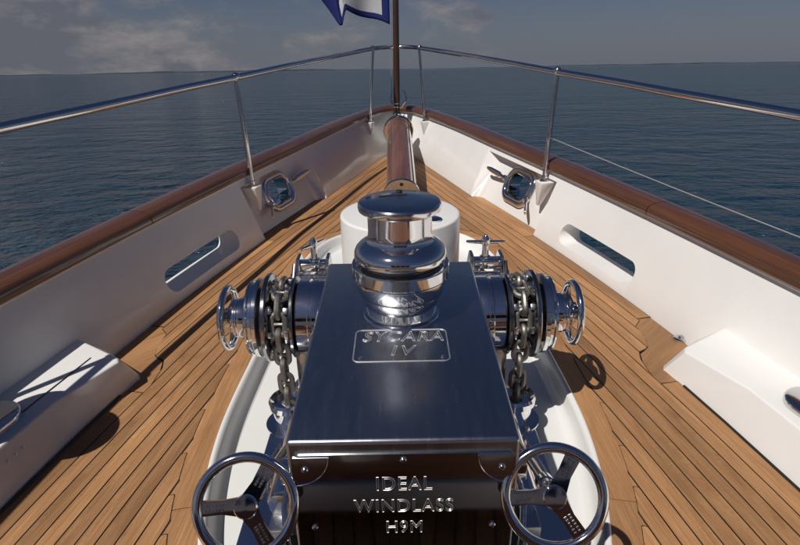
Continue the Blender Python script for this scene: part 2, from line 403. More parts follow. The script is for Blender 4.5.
def slab(poly, z1, th, uvf=None, mat='teak', name='plank', parent=None):
    """thin board from a plan polygon (counter-clockwise), uv = (along, across) metres"""
    bm = NB(); hi = [bm.verts.new((x, y, z1)) for x, y in poly]; lo = [bm.verts.new((x, y, z1 - th)) for x, y in poly]
    f = bm.faces.new(hi); n = len(poly)
    for i in range(n): j = (i + 1) % n; bm.faces.new((hi[j], hi[i], lo[i], lo[j]))
    bm.normal_update()
    if f.normal.z < 0: bmesh.ops.reverse_faces(bm, faces=bm.faces)
    uvl = bm.loops.layers.uv.new('UVMap')
    for fc in bm.faces:
        for lp in fc.loops:
            c = lp.vert.co; lp[uvl].uv = uvf(c.x, c.y) if uvf else (c.y, c.x)
    return part(name, bm, mat, parent or deck, smooth=False, recalc=False)
PW = .0635; CB = .085; O_SCROLL = CB + 4 * PW            # covering board, plank width, planks outside this stop at the locker
LOCK_O = .25
def ylo(o):
    return float(np.interp(o, [0, .085, .14, .175, .20, .225, .277, .31, O_SCROLL], [2.76, 2.72, 2.66, 2.52, 2.455, 2.43, 2.40, 2.33, 2.20])) if o < O_SCROLL - 1e-6 else -2.9
KING = .05
YS = np.arange(-2.9, 7.26, .003)
EX = np.array([deckpt(y, 0.0) for y in YS]); NX = np.array([edge_n(cidx(y), 0, 1) for y in YS])
def intervals(o):
    P = EX - NX * o
    mx = np.interp(P[:, 1], MHa[:, 1], MHa[:, 0], left=0.0, right=0.0)
    ok = (P[:, 0] > np.maximum(mx, KING)) & (P[:, 1] > ylo(o))
    out = []; st = None
    for k, v in enumerate(ok):
        if v and st is None: st = k
        if not v and st is not None: out.append((YS[st], YS[k-1])); st = None
    if st is not None: out.append((YS[st], YS[-1]))
    return [iv for iv in out if iv[1] - iv[0] > .05]
YMID = 3.95
def seg_of(o):
    """[fore interval, aft interval] split abreast of the widest point of the well"""
    f = a = None
    for lo, hi in intervals(o):
        if hi > YMID: f = (max(lo, YMID), hi)
        if lo < YMID: a = (lo, min(hi, YMID))
    return f, a
def add_plank(offs, lims, s, nib_lo, nib_hi):
    """offs: offsets across the plank, lims: (lo, hi) stations for each"""
    w = offs[-1] - offs[0]
    lo = [l[0] for l in lims]; hi = [l[1] for l in lims]
    if nib_hi:                                            # blunt the feather end that points forward
        k = max(1, int(.3 * len(offs)))
        for j in range(k): hi[j] = hi[k] - .9 * k / len(offs) * w * (1 - math.sqrt(1 - ((k - j) / k) ** 2)) if j else hi[k] - .9 * k / len(offs) * w
    if nib_lo:
        k = max(1, int(.3 * len(offs)))
        for j in range(k): lo[j] = lo[k] + .9 * k / len(offs) * w * (1 - math.sqrt(1 - ((k - j) / k) ** 2))
    def poly(g):
        p = []
        oo = [offs[0] + g] + list(offs[1:-1]) + [offs[-1] - g]
        y0, y1 = lo[0] + g, hi[0] - g
        for y in np.linspace(y0, y1, max(2, int((y1 - y0) / .14) + 2)): p.append(deckpt(y, oo[0], s))
        for j in range(1, len(oo)): p.append(deckpt(hi[j] - g, oo[j], s))
        y0, y1 = lo[-1] + g, hi[-1] - g
        for y in np.linspace(y1, y0, max(2, int((y1 - y0) / .14) + 2))[1:]: p.append(deckpt(y, oo[-1], s))
        for j in range(len(oo) - 2, 0, -1): p.append(deckpt(lo[j] + g, oo[j], s))
        return p
    mid = .5 * (offs[0] + offs[-1])
    pl = poly(GAP)
    slab(pl, 0.0, .010, lambda x, y: (y * 1.03, abs(x) - deckpt(min(max(y, -2.9), 7.2), mid)[0]))
    vs = [CAULK.verts.new((x, y, -.0015)) for x, y in poly(-.0024)]
    try: CAULK.faces.new(vs if s < 0 else vs[::-1])
    except ValueError: pass
for s in (1, -1):
    o = CB; k = 0
    while o < 1.9:
        offs = list(np.linspace(o, o + PW, 17))
        segs = [seg_of(x) for x in np.linspace(o + .001, o + PW - .001, 17)]
        touches = [margin_x(y) for y in (1.2, 2.0, 3.0)]
        whole = all(f and a and abs(f[0] - YMID) < 1e-6 and abs(a[1] - YMID) < .02 for f, a in segs)
        if whole:
            jt = random.choice([None, None, 3.9, 5.3, .4])
            add_plank(offs, [(a[0], f[1]) for f, a in segs], s, False, False)
        else:
            for w_, nl, nh in ((0, True, False), (1, False, True)):
                good = [(x, sg[w_]) for x, sg in zip(offs, segs) if sg[w_] and sg[w_][1] - sg[w_][0] > .06]
                if len(good) >= 7:
                    ends = [g[1][0] for g in good] if w_ == 0 else [g[1][1] for g in good]
                    nl2 = nl and (max(ends) - min(ends)) > .03 and ends[0] < ends[-1]; nh2 = nh and (max(ends) - min(ends)) > .03 and ends[0] > ends[-1]
                    add_plank([g[0] for g in good], [g[1] for g in good], s, nl2, nh2)
        o += PW; k += 1
    # covering boards along the bulwark, one let into the recess of the fairlead
    def cover(y0, y1, o0, o1):
        add_plank([o0, (o0 + o1) / 2, o1], [(y0, y1)] * 3, s, False, False)
    cover(2.76, 4.09, .004, CB); cover(4.09, 5.17, -.072, CB); cover(5.17, 7.0, .004, CB)
    # scroll board round the corner of the locker and the board along its side
    sc = [deckpt((ylo(x) + .045) if x > CB + .002 else 2.76 - GAP, x, s) for x in np.linspace(.006, O_SCROLL - .003, 40)]
    lk = [deckpt(2.21, O_SCROLL - .003, s), deckpt(2.20, .2, s), deckpt(2.3, .06, s), deckpt(2.45, .006, s)]
    slab(sc + lk, -.0028, .007, lambda x, y: (y * .5 + x, x - y), name='scroll_board')
    for y0, y1 in ((-2.9, .35), (.35, 2.2)):
        add_plank([LOCK_O - .03, .3, O_SCROLL], [(y0, y1)] * 3, s, False, False)
# king plank fore and aft of the well, margin boards round the well
for y0, y1 in ((4.28 + MW, 5.6), (5.6, 7.1), (-2.9, -.2), (-.2, .98 - MW)):
    w = KING - GAP
    if y1 > 7: slab([(-w, y0 + GAP), (w, y0 + GAP), (w, y1), (-w, y1)], -.0003, .01)
    else: slab([(-w, y0 + GAP), (w, y0 + GAP), (w, y1 - GAP), (-w, y1 - GAP)], -.0003, .01)
WI = offset_half(WH, .006); WO = offset_half(WH, MW + .03)
cuts = [0, 12, 28, 52, 68, 79, len(WH) - 1]
for s in (1, -1):
    for a, c in zip(cuts[:-1], cuts[1:]):
        inn = WI[a:c+1]; outn = WO[a:c+1]
        def tr(p, q_, t): return (p[0] + (q_[0]-p[0]) * t, p[1] + (q_[1]-p[1]) * t)
        inn = [tr(inn[0], inn[1], .05)] + inn[1:-1] + [tr(inn[-1], inn[-2], .05)]
        outn = [tr(outn[0], outn[1], .05)] + outn[1:-1] + [tr(outn[-1], outn[-2], .05)]
        pl = [(s * x, y) for x, y in inn] + [(s * x, y) for x, y in outn[::-1]]
        slab(pl, -.0028, .007, (lambda x, y: (y, x)) if 12 <= a <= 52 else (lambda x, y: (x, y)), name='margin_board')
ck = part('caulking', CAULK, 'caulk', deck, smooth=False, recalc=False)
bm = NB(); bm.from_mesh(ck.data)
for f in bm.faces:
    f.normal_update()
    if f.normal.z < 0: f.normal_flip()
bm.to_mesh(ck.data); bm.free()
# ------------------------------------------------------------------ windlass well (sunk white tray)
WD = -.085
well = thing('windlass_well', (0, 2.6, WD), 'sunken white tray in the teak under the polished windlass', 'deck well')
prof = [(.006, -.004), (.004, .004), (-.004, .007), (-.014, .003), (-.022, -.012), (-.028, -.05), (-.040, -.073), (-.060, WD)]
bm = NB(); rings = []
for d, z in prof:
    H = offset_half(WH, d); full = H + [(-x, y) for x, y in H[-2:0:-1]]
    rings.append([bm.verts.new((x, y, z)) for x, y in full])
loop_faces(bm, rings, True); part('lip_and_wall', bm, 'pan_paint', well, angle=60)
bm = NB(); H = offset_half(WH, -.059); full = H + [(-x, y) for x, y in H[-2:0:-1]]
f = bm.faces.new([bm.verts.new((x, y, WD)) for x, y in full]); f.normal_update()
if f.normal.z < 0: f.normal_flip()
part('tray_floor', bm, 'pan_paint', well, recalc=False, smooth=False)
# ------------------------------------------------------------------ bulwarks
THK = .115
def outer_T(i):
    n = edge_n(i, 2, 3); return cat(i, 2) + n[0] * THK, cat(i, 3) + n[1] * THK
def make_bulwark(s, label):
    root = thing('bulwark', (s * 1.4, 3.4, 0), label, 'bulwark', 'bulwarks of the foredeck')
    bm = NB(); rings = []
    for k in range(len(HC)):
        i = float(k); xo, yo = outer_T(i); n = edge_n(i, 0, 1)
        xe, ye, xt, yt = HC[k]
        if k == len(HC) - 1: xo, yo = 0.0, cat(i, 3) + THK
        ob = (xe + (xo - xt) + .02, ye + (yo - yt))
        if k == len(HC) - 1: ob = (0.0, ob[1])
        ring = [(xe, ye, -.2)] + [(xe + (xt - xe) * t, ye + (yt - ye) * t, BH * t) for t in (0, .33, .66, 1)] + [(xo, yo, BH), (.5 * (xo + ob[0]), .5 * (yo + ob[1]), .13), (ob[0], ob[1], -.2)]
        rings.append([bm.verts.new((s * x, y, z)) for x, y, z in ring])
    loop_faces(bm, rings, True, True, True)
    pan = part('panel', bm, 'white_paint', root)
    # --- openings, cut in ship coordinates shifted to the part
    sh = origin_of(root); cut = []
    def bulf(y, h, o): return bul(y, h, s, o)
    bpy.context.view_layer.update()
    # recess for the fairlead
    c = NB(); rg = []
    st = [(4.10, -.03), (4.11, .08)] + [(4.11 + (5.10 - 4.11) * t, .08) for t in (.2, .4, .6, .8, 1.0)] + [(5.22, -.0), (5.25, -.03)]
    for y, dep in st:
        d = max(dep, -.03)
        rg.append([c.verts.new(bulf(y, h, oo)) for h, oo in ((-.12, -.05), (.405, -.05), (.405, d), (.36, d), (-.12, d))])
    loop_faces(c, rg, True, True, True); cut.append(cutobj(c))
    # freeing port: long rounded slot
    yc, hc, L_, r_ = 3.42, .125, .66, .072
    def slot_cut(yc, hc, outline, o0, o1, flare=1.0):
        c = NB(); rg = []
        for oo, sc_ in ((o0, flare), (o1, 1.0)):
            rg.append([c.verts.new(bulf(yc + a * sc_, hc + b * sc_, oo)) for a, b in outline])
        loop_faces(c, rg, True, True, True); return cutobj(c)
    cut.append(slot_cut(yc, hc, stadium(L_, r_, 10), -.1, .3))
    cut.append(slot_cut(4.64, .225, rrect(.36, .215, .09, 6), -.1, .3))
    boolean(pan, cut)
    md = pan.modifiers.new('soft', 'BEVEL'); md.width = .007; md.segments = 3; md.limit_method = 'ANGLE'; md.angle_limit = R(32); md.harden_normals = False
    pan.data.shade_smooth(); pan.data.set_sharp_from_angle(angle=R(40))
    # --- bead under the cap
    bm = NB(); tube(bm, [bul(y, BH - .005, s, -.004) for y in np.arange(-2.9, 7.2, .15)], .0075, 8)
    part('bead', bm, 'white_paint', root)
    # --- stanchion brackets: inverted wedges
    for (by, bh, w, dp, ht) in ((4.22, .385, .105, .075, .19), (6.83, .43, .10, .08, .16), (1.75, .385, .105, .075, .19)):
        bm = NB(); c0 = bul(by, bh, s, .03); t = (bul(by + .1, bh, s) - bul(by - .1, bh, s)).normalized(); inn = Vector((-s, 0, 0)) - t * t.dot(Vector((-s, 0, 0))); inn.z = 0; inn.normalize()
        tp = [c0 + t * w * .62, c0 + t * w * .5 + inn * (dp + .03), c0 - t * w * .5 + inn * (dp + .03), c0 - t * w * .62]
        b0 = bul(by, bh - ht, s, .03); bt = [b0 + t * .012, b0 + t * .012 + inn * .028, b0 - t * .012 + inn * .028, b0 - t * .012]
        m0 = [a + (b_ - a) * .12 for a, b_ in zip(tp, bt)]
        rg = [[bm.verts.new(p) for p in ring] for ring in (tp, m0, bt)]; loop_faces(bm, rg, True, True, True)
        bmesh.ops.recalc_face_normals(bm, faces=bm.faces)
        bmesh.ops.bevel(bm, geom=[e for e in bm.edges if e.is_manifold and e.calc_face_angle(0) > .5], offset=.005, segments=2, affect='EDGES', profile=.5)
        part('stanchion_bracket', bm, 'white_paint', root)
    # --- hull side below the sheer, down to the water
    bm = NB(); rg = []
    for k in range(0, len(HC), 4):
        i = float(k); xo, yo = outer_T(i); xe, ye, xt, yt = HC[k]; ob = (xe + (xo - xt) + .02, ye + (yo - yt)) if k < len(HC) - 1 else (0, ye + THK)
        ring = []
        for z, f_ in ((-.195, 1.0), (-.8, .93), (-1.8, .80), (-3.0, .66), (-4.4, .5)):
            ring.append(bm.verts.new((s * (ob[0] * f_ + .012 * (k < len(HC) - 1)), ob[1] - (1 - f_) * 2.2 * max(0, ob[1] / 7.4), z)))
        rg.append(ring)
    loop_faces(bm, rg, False); part('hull_side', bm, 'hull_paint', root)
    return root
make_bulwark(-1, 'shaded white bulwark on the left, with slot and hawse opening')
make_bulwark(1, 'sunlit white bulwark on the right, with slot and hawse opening')
# ------------------------------------------------------------------ varnished cap rail
cap = thing('cap_rail', (0, 7.5, BH), 'varnished mahogany cap rail running round the bow on the white bulwarks', 'cap rail')
def cap_section(s, k0, k1, over_bow=False):
    bm = NB(); uvl = bm.loops.layers.uv.new('UVMap'); rg = []; us = []
    prof_ = [(-.020, .0), (-.030, .006), (-.034, .016), (-.031, .045), (-.024, .058), (-.012, .066), (.01, .073), (.04, .078), (.07, .080), (.10, .078), (.13, .071), (.146, .062), (.154, .05), (.157, .034), (.155, .012), (.148, .0)]
    seq = [(k, 1) for k in np.linspace(k0, k1, max(8, int(abs(k1 - k0) / 3)))]
    u = 0; lastp = None
    if over_bow: seq = [(k, 1) for k in np.linspace(k0, len(HC) - 1, 30)] + [(k, -1) for k in np.linspace(len(HC) - 1, k0, 30)][1:]
    for k, sg in seq:
        n = edge_n(k, 2, 3); x, y = cat(k, 2), cat(k, 3); ss = s * sg
        if k >= len(HC) - 1.001: n = (0, 1)
        p0 = Vector((ss * x, y, 0))
        if lastp is not None: u += (p0 - lastp).length
        lastp = p0; us.append(u)
        rg.append([bm.verts.new((ss * (x + n[0] * d), y + n[1] * d, BH + .001 + z)) for d, z in prof_])
    loop_faces(bm, rg, True, True, True)
    idx = {}
    for a, r_ in enumerate(rg):
        for b_, v in enumerate(r_): idx[v] = (us[a], b_ * .03)
    for f in bm.faces:
        for lp in f.loops: lp[uvl].uv = idx[lp.vert]
    part('rail_section', bm, 'varnish', cap, angle=50)
J1, J2, J3 = cidx(6.35), cidx(3.12), cidx(.2)
cap_section(1, J1, 0, True)
for s in (1, -1):
    cap_section(s, J1 - .06, J2 + .06); cap_section(s, J2 - .06, J3 + .06); cap_section(s, J3 - .06, 0)
# ------------------------------------------------------------------ guard rail
gr = thing('guard_rail', (0, 7.1, .46), 'polished steel guard rail with slim stanchions round the whole bow', 'railing')
RAIL = [(2.2,-3.0,1.10),(2.12,-1.5,1.105),(1.97,0,1.112),(1.80,1.4,1.124),(1.60,2.35,1.138),(1.44,3.03,1.147),(1.31,3.62,1.156),(1.135,4.24,1.167),(.85,5.3,1.19),(.56,6.16,1.214),(.265,6.93,1.238),(.13,7.13,1.243),(0,7.18,1.244)]
def cr3(pts, n=8):
    P = [np.array(p, float) for p in pts]; out = []
    for i in range(len(P) - 1):
        p0, p1, p2, p3 = P[max(i-1, 0)], P[i], P[i+1], P[min(i+2, len(P)-1)]
        for k in range(n):
            t = k / n; out.append(.5*((2*p1)+(-p0+p2)*t+(2*p0-5*p1+4*p2-p3)*t*t+(-p0+3*p1-3*p2+p3)*t**3))
    out.append(P[-1]); return [Vector(p) for p in out]
path = cr3(RAIL + [(-x, y, z) for x, y, z in RAIL[-2::-1]])
bm = NB(); tube(bm, path, .0225, 16); part('handrail', bm, 'chrome', gr)
for s in (1, -1):
    for (tx, ty, tz), (by, bh, inb) in (((1.135, 4.24, 1.167), (4.22, .385, .03)), ((.265, 6.93, 1.238), (6.83, .43, .035)), ((1.74, 1.72, 1.128), (1.75, .385, .03))):
        b0 = bul(by, bh, s, -inb); tp = Vector((s * tx, ty, tz))
        bm = NB(); tube(bm, [b0, b0.lerp(tp, .5), tp - Vector((0, 0, .01))], .0175, 14); st = part('stanchion', bm, 'chrome', gr)
        bm = NB(); lathe(bm, [(.033, -.002), (.033, .008), (.024, .014), (.0225, .04), (.018, .045)], b0, tp - b0, 20); part('foot_collar', bm, 'chrome', st)
        bm = NB(); sph(bm, tp + Vector((0, 0, .006)), .031, 18, 12, (1, 1, .92)); part('ball_joint', bm, 'chrome', st)
# thin lanyard aft of the right-hand stanchion
ln = [Vector((1.14, 4.25, .70)).lerp(Vector((1.68, 2.25, .668)), t) - Vector((0, 0, .02 * math.sin(math.pi * min(t / 2, 1)))) for t in np.linspace(0, 2.0, 24)]
bm = NB(); tube(bm, ln, .003, 8); part('lifeline', bm, 'rope', None, label='thin grey wire lifeline running aft from the stanchion above the right bulwark', cat='wire')
# ------------------------------------------------------------------ flagstaff, flag, bow hoop
fs = thing('flagstaff', (0, 7.17, .30), 'dark varnished flagstaff standing at the very tip of the bow', 'flagstaff')
def wood_tube(bm, pts, r, n=20):
    tube(bm, pts, r, n); uvl = bm.loops.layers.uv.new('UVMap')
    for f in bm.faces:
        for lp in f.loops: c = lp.vert.co; lp[uvl].uv = (c.z + c.y, c.x * 1.2 + (c.z - c.y) * .05)
bm = NB(); wood_tube(bm, [(-.005, 7.17, .42), (0, 7.18, 1.2), (.012, 7.19, 2.6)], [.04, .038, .03]); part('pole', bm, 'dark_wood', fs)
bm = NB(); lathe(bm, [(.075, 0), (.075, .012), (.056, .02), (.052, .17), (.056, .175), (.056, .19), (.042, .195)], (-.005, 7.17, .30), (0, 0, 1), 28); part('socket', bm, 'chrome', fs)
bm = NB(); lathe(bm, [(.045, 0), (.045, .012)], (-.005, 7.17, .60), (0, 0, 1), 24); lathe(bm, [(.045, 0), (.045, .012)], (-.005, 7.17, .56), (0, 0, 1), 24); part('band', bm, 'chrome', fs)
bm = NB(); tube(bm, [(-.06, 7.15, .62), (-.062, 7.16, 1.4), (-.05, 7.17, 2.55)], .004, 6); tube(bm, [(-.035, 7.15, .62), (-.06, 7.15, .62)], .006, 6); part('halyard', bm, 'rope', fs)
bm = NB()
for dx in (-.075, .105):
    tube(bm, [(dx * .55, 7.30, .545)] + [(dx * (.6 + .5 * math.sin(t)), 7.30, .56 + .16 * (1 - math.cos(t)) / 2 + .02) for t in np.linspace(.3, math.pi, 8)] , .008, 8)
part('rope_hoop', bm, 'chrome', None, label='small pair of bent steel hoops behind the flagstaff foot on the cap rail', cat='hoop')
# flag: white with blue border, streaming to the left and folded at the fly
bm = NB(); uvl = bm.loops.layers.uv.new('UVMap'); nu, nv = 40, 22; V_ = []
for i in range(nu + 1):
    u = i / nu; row = []
    for j in range(nv + 1):
        v = j / nv
        x = float(np.interp(u, [0, .2, .45, .6, .78, 1], [-.066, -.30, -.56, -.60, -.645, -.85])) + .02 * math.sin(6 * v + 3 * u) * u - .05 * v * math.sin(3 * u)
        fold = .07 * math.sin(u * 9 + v * 1.5) * min(1, u * 3) + float(np.interp(u, [0, .45, .6, .78, 1], [0, -.04, .16, .02, .10]))
        z = float(np.interp(u, [0, .2, .45, .6, .72, .8, 1], [1.485, 1.55, 1.645, 1.60, 1.50, 1.50, 1.735])) + .62 * v + .015 * math.sin(14 * u)
        row.append(bm.verts.new((x, 7.17 + fold, z)))
    V_.append(row)
for i in range(nu):
    for j in range(nv):
        f = bm.faces.new((V_[i][j], V_[i+1][j], V_[i+1][j+1], V_[i][j+1]))
        for lp, (a, b_) in zip(f.loops, ((i, j), (i+1, j), (i+1, j+1), (i, j+1))): lp[uvl].uv = (a / nu, b_ / nv)
fl = part('flag', bm, 'flag_cloth', None, label='white flag with dark blue border flying left from the flagstaff', cat='flag', angle=80, recalc=False)
sol = fl.modifiers.new('cloth', 'SOLIDIFY'); sol.thickness = .003
# ------------------------------------------------------------------ stowed spar on the centreline
sp = thing('stowed_spar', (.02, 5.7, 0), 'thick varnished wooden spar lying along the centreline up to the bow', 'spar')
A0, A1 = Vector((.025, 4.62, .20)), Vector((.012, 6.86, .33)); ax = (A1 - A0).normalized()
bm = NB(); wood_tube(bm, [A0.lerp(A1, t) for t in np.linspace(0, 1, 16)], [.125 + .012 * t for t in np.linspace(0, 1, 16)], 28); part('pole', bm, 'spar_wood', sp)
bm = NB(); lathe(bm, [(.137, -.05), (.168, -.05), (.178, -.035), (.178, .03), (.165, .05), (.137, .05)], A1, ax, 40); lathe(bm, [(.135, .02), (.135, .05), (.03, .09)], A1, ax, 32); part('collar', bm, 'chrome', sp)
bm = NB(); rg = []
for t in np.linspace(.02, .95, 14):
    c = A0.lerp(A1, t); r_ = .127 + .012 * t; ring = []
    for a in np.linspace(R(-8), R(34), 5):
        for rr_ in (r_ + .006,): ring.append(bm.verts.new(c + Vector((math.cos(a) * rr_, 0, math.sin(a) * rr_))))
    for a in np.linspace(R(34), R(-8), 5): ring.append(bm.verts.new(c + Vector((math.cos(a) * (r_ - .004), 0, math.sin(a) * (r_ - .004)))))
    rg.append(ring)
loop_faces(bm, rg, True, True, True); part('chafe_strip', bm, 'chrome', sp)
for y, z in ((5.15, .10), (6.3, .17)):
    bm = NB(); boxm(bm, (.02, y, z / 2 - .01), (.2, .09, z), bevel=.008); part('chock', bm, 'white_paint', sp)
# end plate with hole
bm = NB(); prof_ = [(-.15, -.13), (.15, -.13)] + [(.15 * math.cos(t), .0 + .15 * math.sin(t)) for t in np.linspace(0, math.pi, 20)]
tf = Matrix.Translation(A0 + Vector((0, -.01, .0))) @ Matrix.Rotation(R(90 + 24), 4, 'X')
prism(bm, prof_, -.012, .012, tf); pl_ = part('end_plate', bm, 'steel_satin', sp)
bm = NB(); lathe(bm, [(.016, 0), (.016, .004)], tf @ Vector((0, .105, .012)), tf.to_3x3() @ Vector((0, 0, 1)), 16); part('hole', bm, 'rubber', pl_)
# ------------------------------------------------------------------ white drum housing
dr = thing('drum_housing', (.006, 3.15, WD), 'round white drum housing behind the polished capstan', 'drum')
bm = NB(); lathe(bm, [(.37, WD), (.37, WD + .02), (.352, WD + .03), (.345, WD + .05), (.345, .488), (.343, .495), (.337, .4995), (.325, .5005), (.0, .502)], (.006, 3.15, 0), (0, 0, 1), 72)
part('shell', bm, 'white_paint', dr, angle=50)
for s, y in ((-1, 2.86), (1, 2.86)):
    bm = NB(); boxm(bm, (s * .215, 2.872, .29), (.075, .03, .13), Matrix.Rotation(R(-s * -36), 3, 'Z'), bevel=.006); part('hinge_block', bm, 'white_paint', dr)
bm = NB()
for k in range(14):
    a = 2 * math.pi * k / 14; bolt(bm, (.006 + .36 * math.cos(a), 3.15 + .36 * math.sin(a), WD + .024), (0, 0, 1), .007)
part('base_bolt', bm, 'chrome', dr, kind='stuff')
bm = NB(); lathe(bm, [(.02, 0), (.045, 0), (.048, .008), (.03, .016)], (.19, 3.0, .5), (0, 0, 1), 24); part('filler_cap', bm, 'chrome', dr)
# ------------------------------------------------------------------ windlass
wl = thing('windlass', (0, 1.62, WD), 'big polished steel anchor windlass in the middle of the foredeck', 'windlass')
YF, YB, ZT = 1.07, 2.165, .60
def box_loft(bm, wf, wb, yf, yb, z0, z1, bev):
    vs = [bm.verts.new(p) for p in ((-wf, yf, z0), (wf, yf, z0), (wb, yb, z0), (-wb, yb, z0), (-wf, yf, z1), (wf, yf, z1), (wb, yb, z1), (-wb, yb, z1))]
    for f in ((3, 2, 1, 0), (4, 5, 6, 7), (0, 1, 5, 4), (1, 2, 6, 5), (2, 3, 7, 6), (3, 0, 4, 7)): bm.faces.new([vs[k] for k in f])
    if bev: bmesh.ops.bevel(bm, geom=list(bm.edges), offset=bev, segments=4, affect='EDGES', profile=.5)
bm = NB(); box_loft(bm, .279, .293, YF, YB, WD + .03, ZT, .012); housing = part('housing', bm, 'steel_top', wl, angle=50)
bm = NB(); box_loft(bm, .33, .35, YF - .03, YB + .04, WD, WD + .032, .006); part('base_flange', bm, 'steel_satin', wl)
# front name plate, standing proud
PY = YF - .006
bm = NB(); prism(bm, [(x, z) for x, z in rrect(.535, .50, .02)], 0, .008, Matrix.Translation((0, PY + .007, .315)) @ Matrix.Rotation(R(90), 4, 'X'))
fp = part('front_plate', bm, 'steel_face', wl)
for sx in (-1, 1):
    bm = NB(); arc = [(0, 0)] + [(.085 * math.cos(t), -.085 * math.sin(t)) for t in np.linspace(0, math.pi / 2, 14)]
    prism(bm, [(-sx * x, z) for x, z in arc], 0, .006, Matrix.Translation((sx * .262, PY, .562)) @ Matrix.Rotation(R(90), 4, 'X'))
    tube(bm, [(sx * .262 - sx * x, PY - .0062, .562 + z) for x, z in arc[1:]], .0018, 6)
    part('corner_gusset', bm, 'chrome', fp)
for x, z in ((-.235, .527), (0, .548), (.235, .527), (-.225, .335), (.222, .335), (0, .095), (-.22, .10), (.22, .10)):
    bm = NB(); bolt(bm, (x, PY - (.006 if z > .5 and x else .001), z), (0, -1, 0), .0085); part('screw', bm, 'chrome', fp)
def letters(name, body, size, tf, parent, mat='chrome', shear=0.0, r=.0011, space=1.0):
    cu = bpy.data.curves.new('t', 'FONT'); cu.body = body; cu.size = size; cu.align_x = 'CENTER'; cu.align_y = 'CENTER'; cu.fill_mode = 'NONE'
    cu.bevel_depth = r; cu.bevel_resolution = 1; cu.shear = shear; cu.space_character = space; cu.resolution_u = 4
    ob = bpy.data.objects.new('t', cu); COL.objects.link(ob)
    dg = bpy.context.evaluated_depsgraph_get(); dg.update()
    me = bpy.data.meshes.new_from_object(ob.evaluated_get(dg)); bpy.data.objects.remove(ob)
    bm = NB(); bm.from_mesh(me); bpy.data.meshes.remove(me); bmesh.ops.transform(bm, matrix=tf, verts=bm.verts)
    return part(name, bm, mat, parent, recalc=False)
FR = Matrix.Rotation(R(90), 4, 'X')
for body, x, z, sz in (('IDEAL', .0, .472, .060), ('WINDLASS', .0, .401, .058), ('H9M', 0, .330, .056)):
    letters('lettering', body, sz, Matrix.Translation((x, PY - .0015, z)) @ FR @ Matrix.Diagonal((.80, 1, 1, 1)), fp, mat='letter_steel', space=1.12, r=.0011)
# engraved plate on top
bm = NB(); tube(bm, [(x, 1.505 + y, ZT + .0004) for x, y in rrect(.285, .185, .018)], .0020, 6, closed=True); tp_ = part('plate_outline', bm, 'letter_steel', housing)
for sx in (-1, 1):
    bm = NB(); bolt(bm, (sx * .122, 1.432, ZT), (0, 0, 1), .006); part('screw', bm, 'chrome', housing)
letters('lettering', 'SYCARA', .082, Matrix.Translation((0.004, 1.553, ZT + .0006)) @ Matrix.Diagonal((.78, 1, 1, 1)), housing, mat='letter_steel', shear=.22, r=.0015, space=1.1)
letters('lettering', 'IV', .075, Matrix.Translation((0.0, 1.470, ZT + .0006)) @ Matrix.Diagonal((.95, 1, 1, 1)), housing, mat='letter_steel', shear=.22, r=.0015, space=1.25)
# capstan
cx_, cy_ = .002, 1.72
def cap_part(name, prof_, mat='chrome', ang=24, par=None):
    bm = NB(); lathe(bm, prof_, (cx_, cy_, 0), (0, 0, 1), 80); return part(name, bm, mat, par or wl, angle=ang)
cap_part('capstan_base', [(.128, .598), (.128, .602), (.126, .605), (.120, .606), (.1145, .609), (.1125, .616), (.1125, .642)])
cap_part('capstan_skirt', [(.10, .6405), (.118, .641), (.1205, .6435), (.1375, .683), (.1375, .6855), (.133, .6865), (.133, .6895), (.1405, .690), (.142, .692), (.1530, .738), (.153, .741), (.148, .742), (.148, .7455), (.1565, .746), (.1582, .749), (.1592, .783), (.157, .788), (.145, .790), (.13, .7905)])
cap_part('groove', [(.135, .786), (.135, .806)], 'dark_steel')
cap_part('capstan_drum', [(.13, .802), (.143, .803), (.1485, .807), (.150, .816), (.1485, .828), (.143, .840), (.134, .850), (.121, .859), (.110, .866), (.1045, .875), (.1025, .886), (.1020, .90), (.1020, .965)])
cc_ = cap_part('capstan_cap', [(.10, .962), (.124, .963), (.1295, .967), (.1315, .977), (.1305, .987), (.127, .992), (.122, .994), (.06, .9955), (.002, .996)], 'steel_cap')
bm = NB(); boxm(bm, (cx_ - .02, cy_ + .045, .9965), (.09, .006, .002), Matrix.Rotation(R(10), 3, 'Z')); part('key_slot', bm, 'rubber', cc_)
bm = NB(); lathe(bm, [(.010, .0), (.010, .004)], (cx_, cy_ + .10, .994), (0, 0, 1), 16); part('pin_hole', bm, 'rubber', cc_)
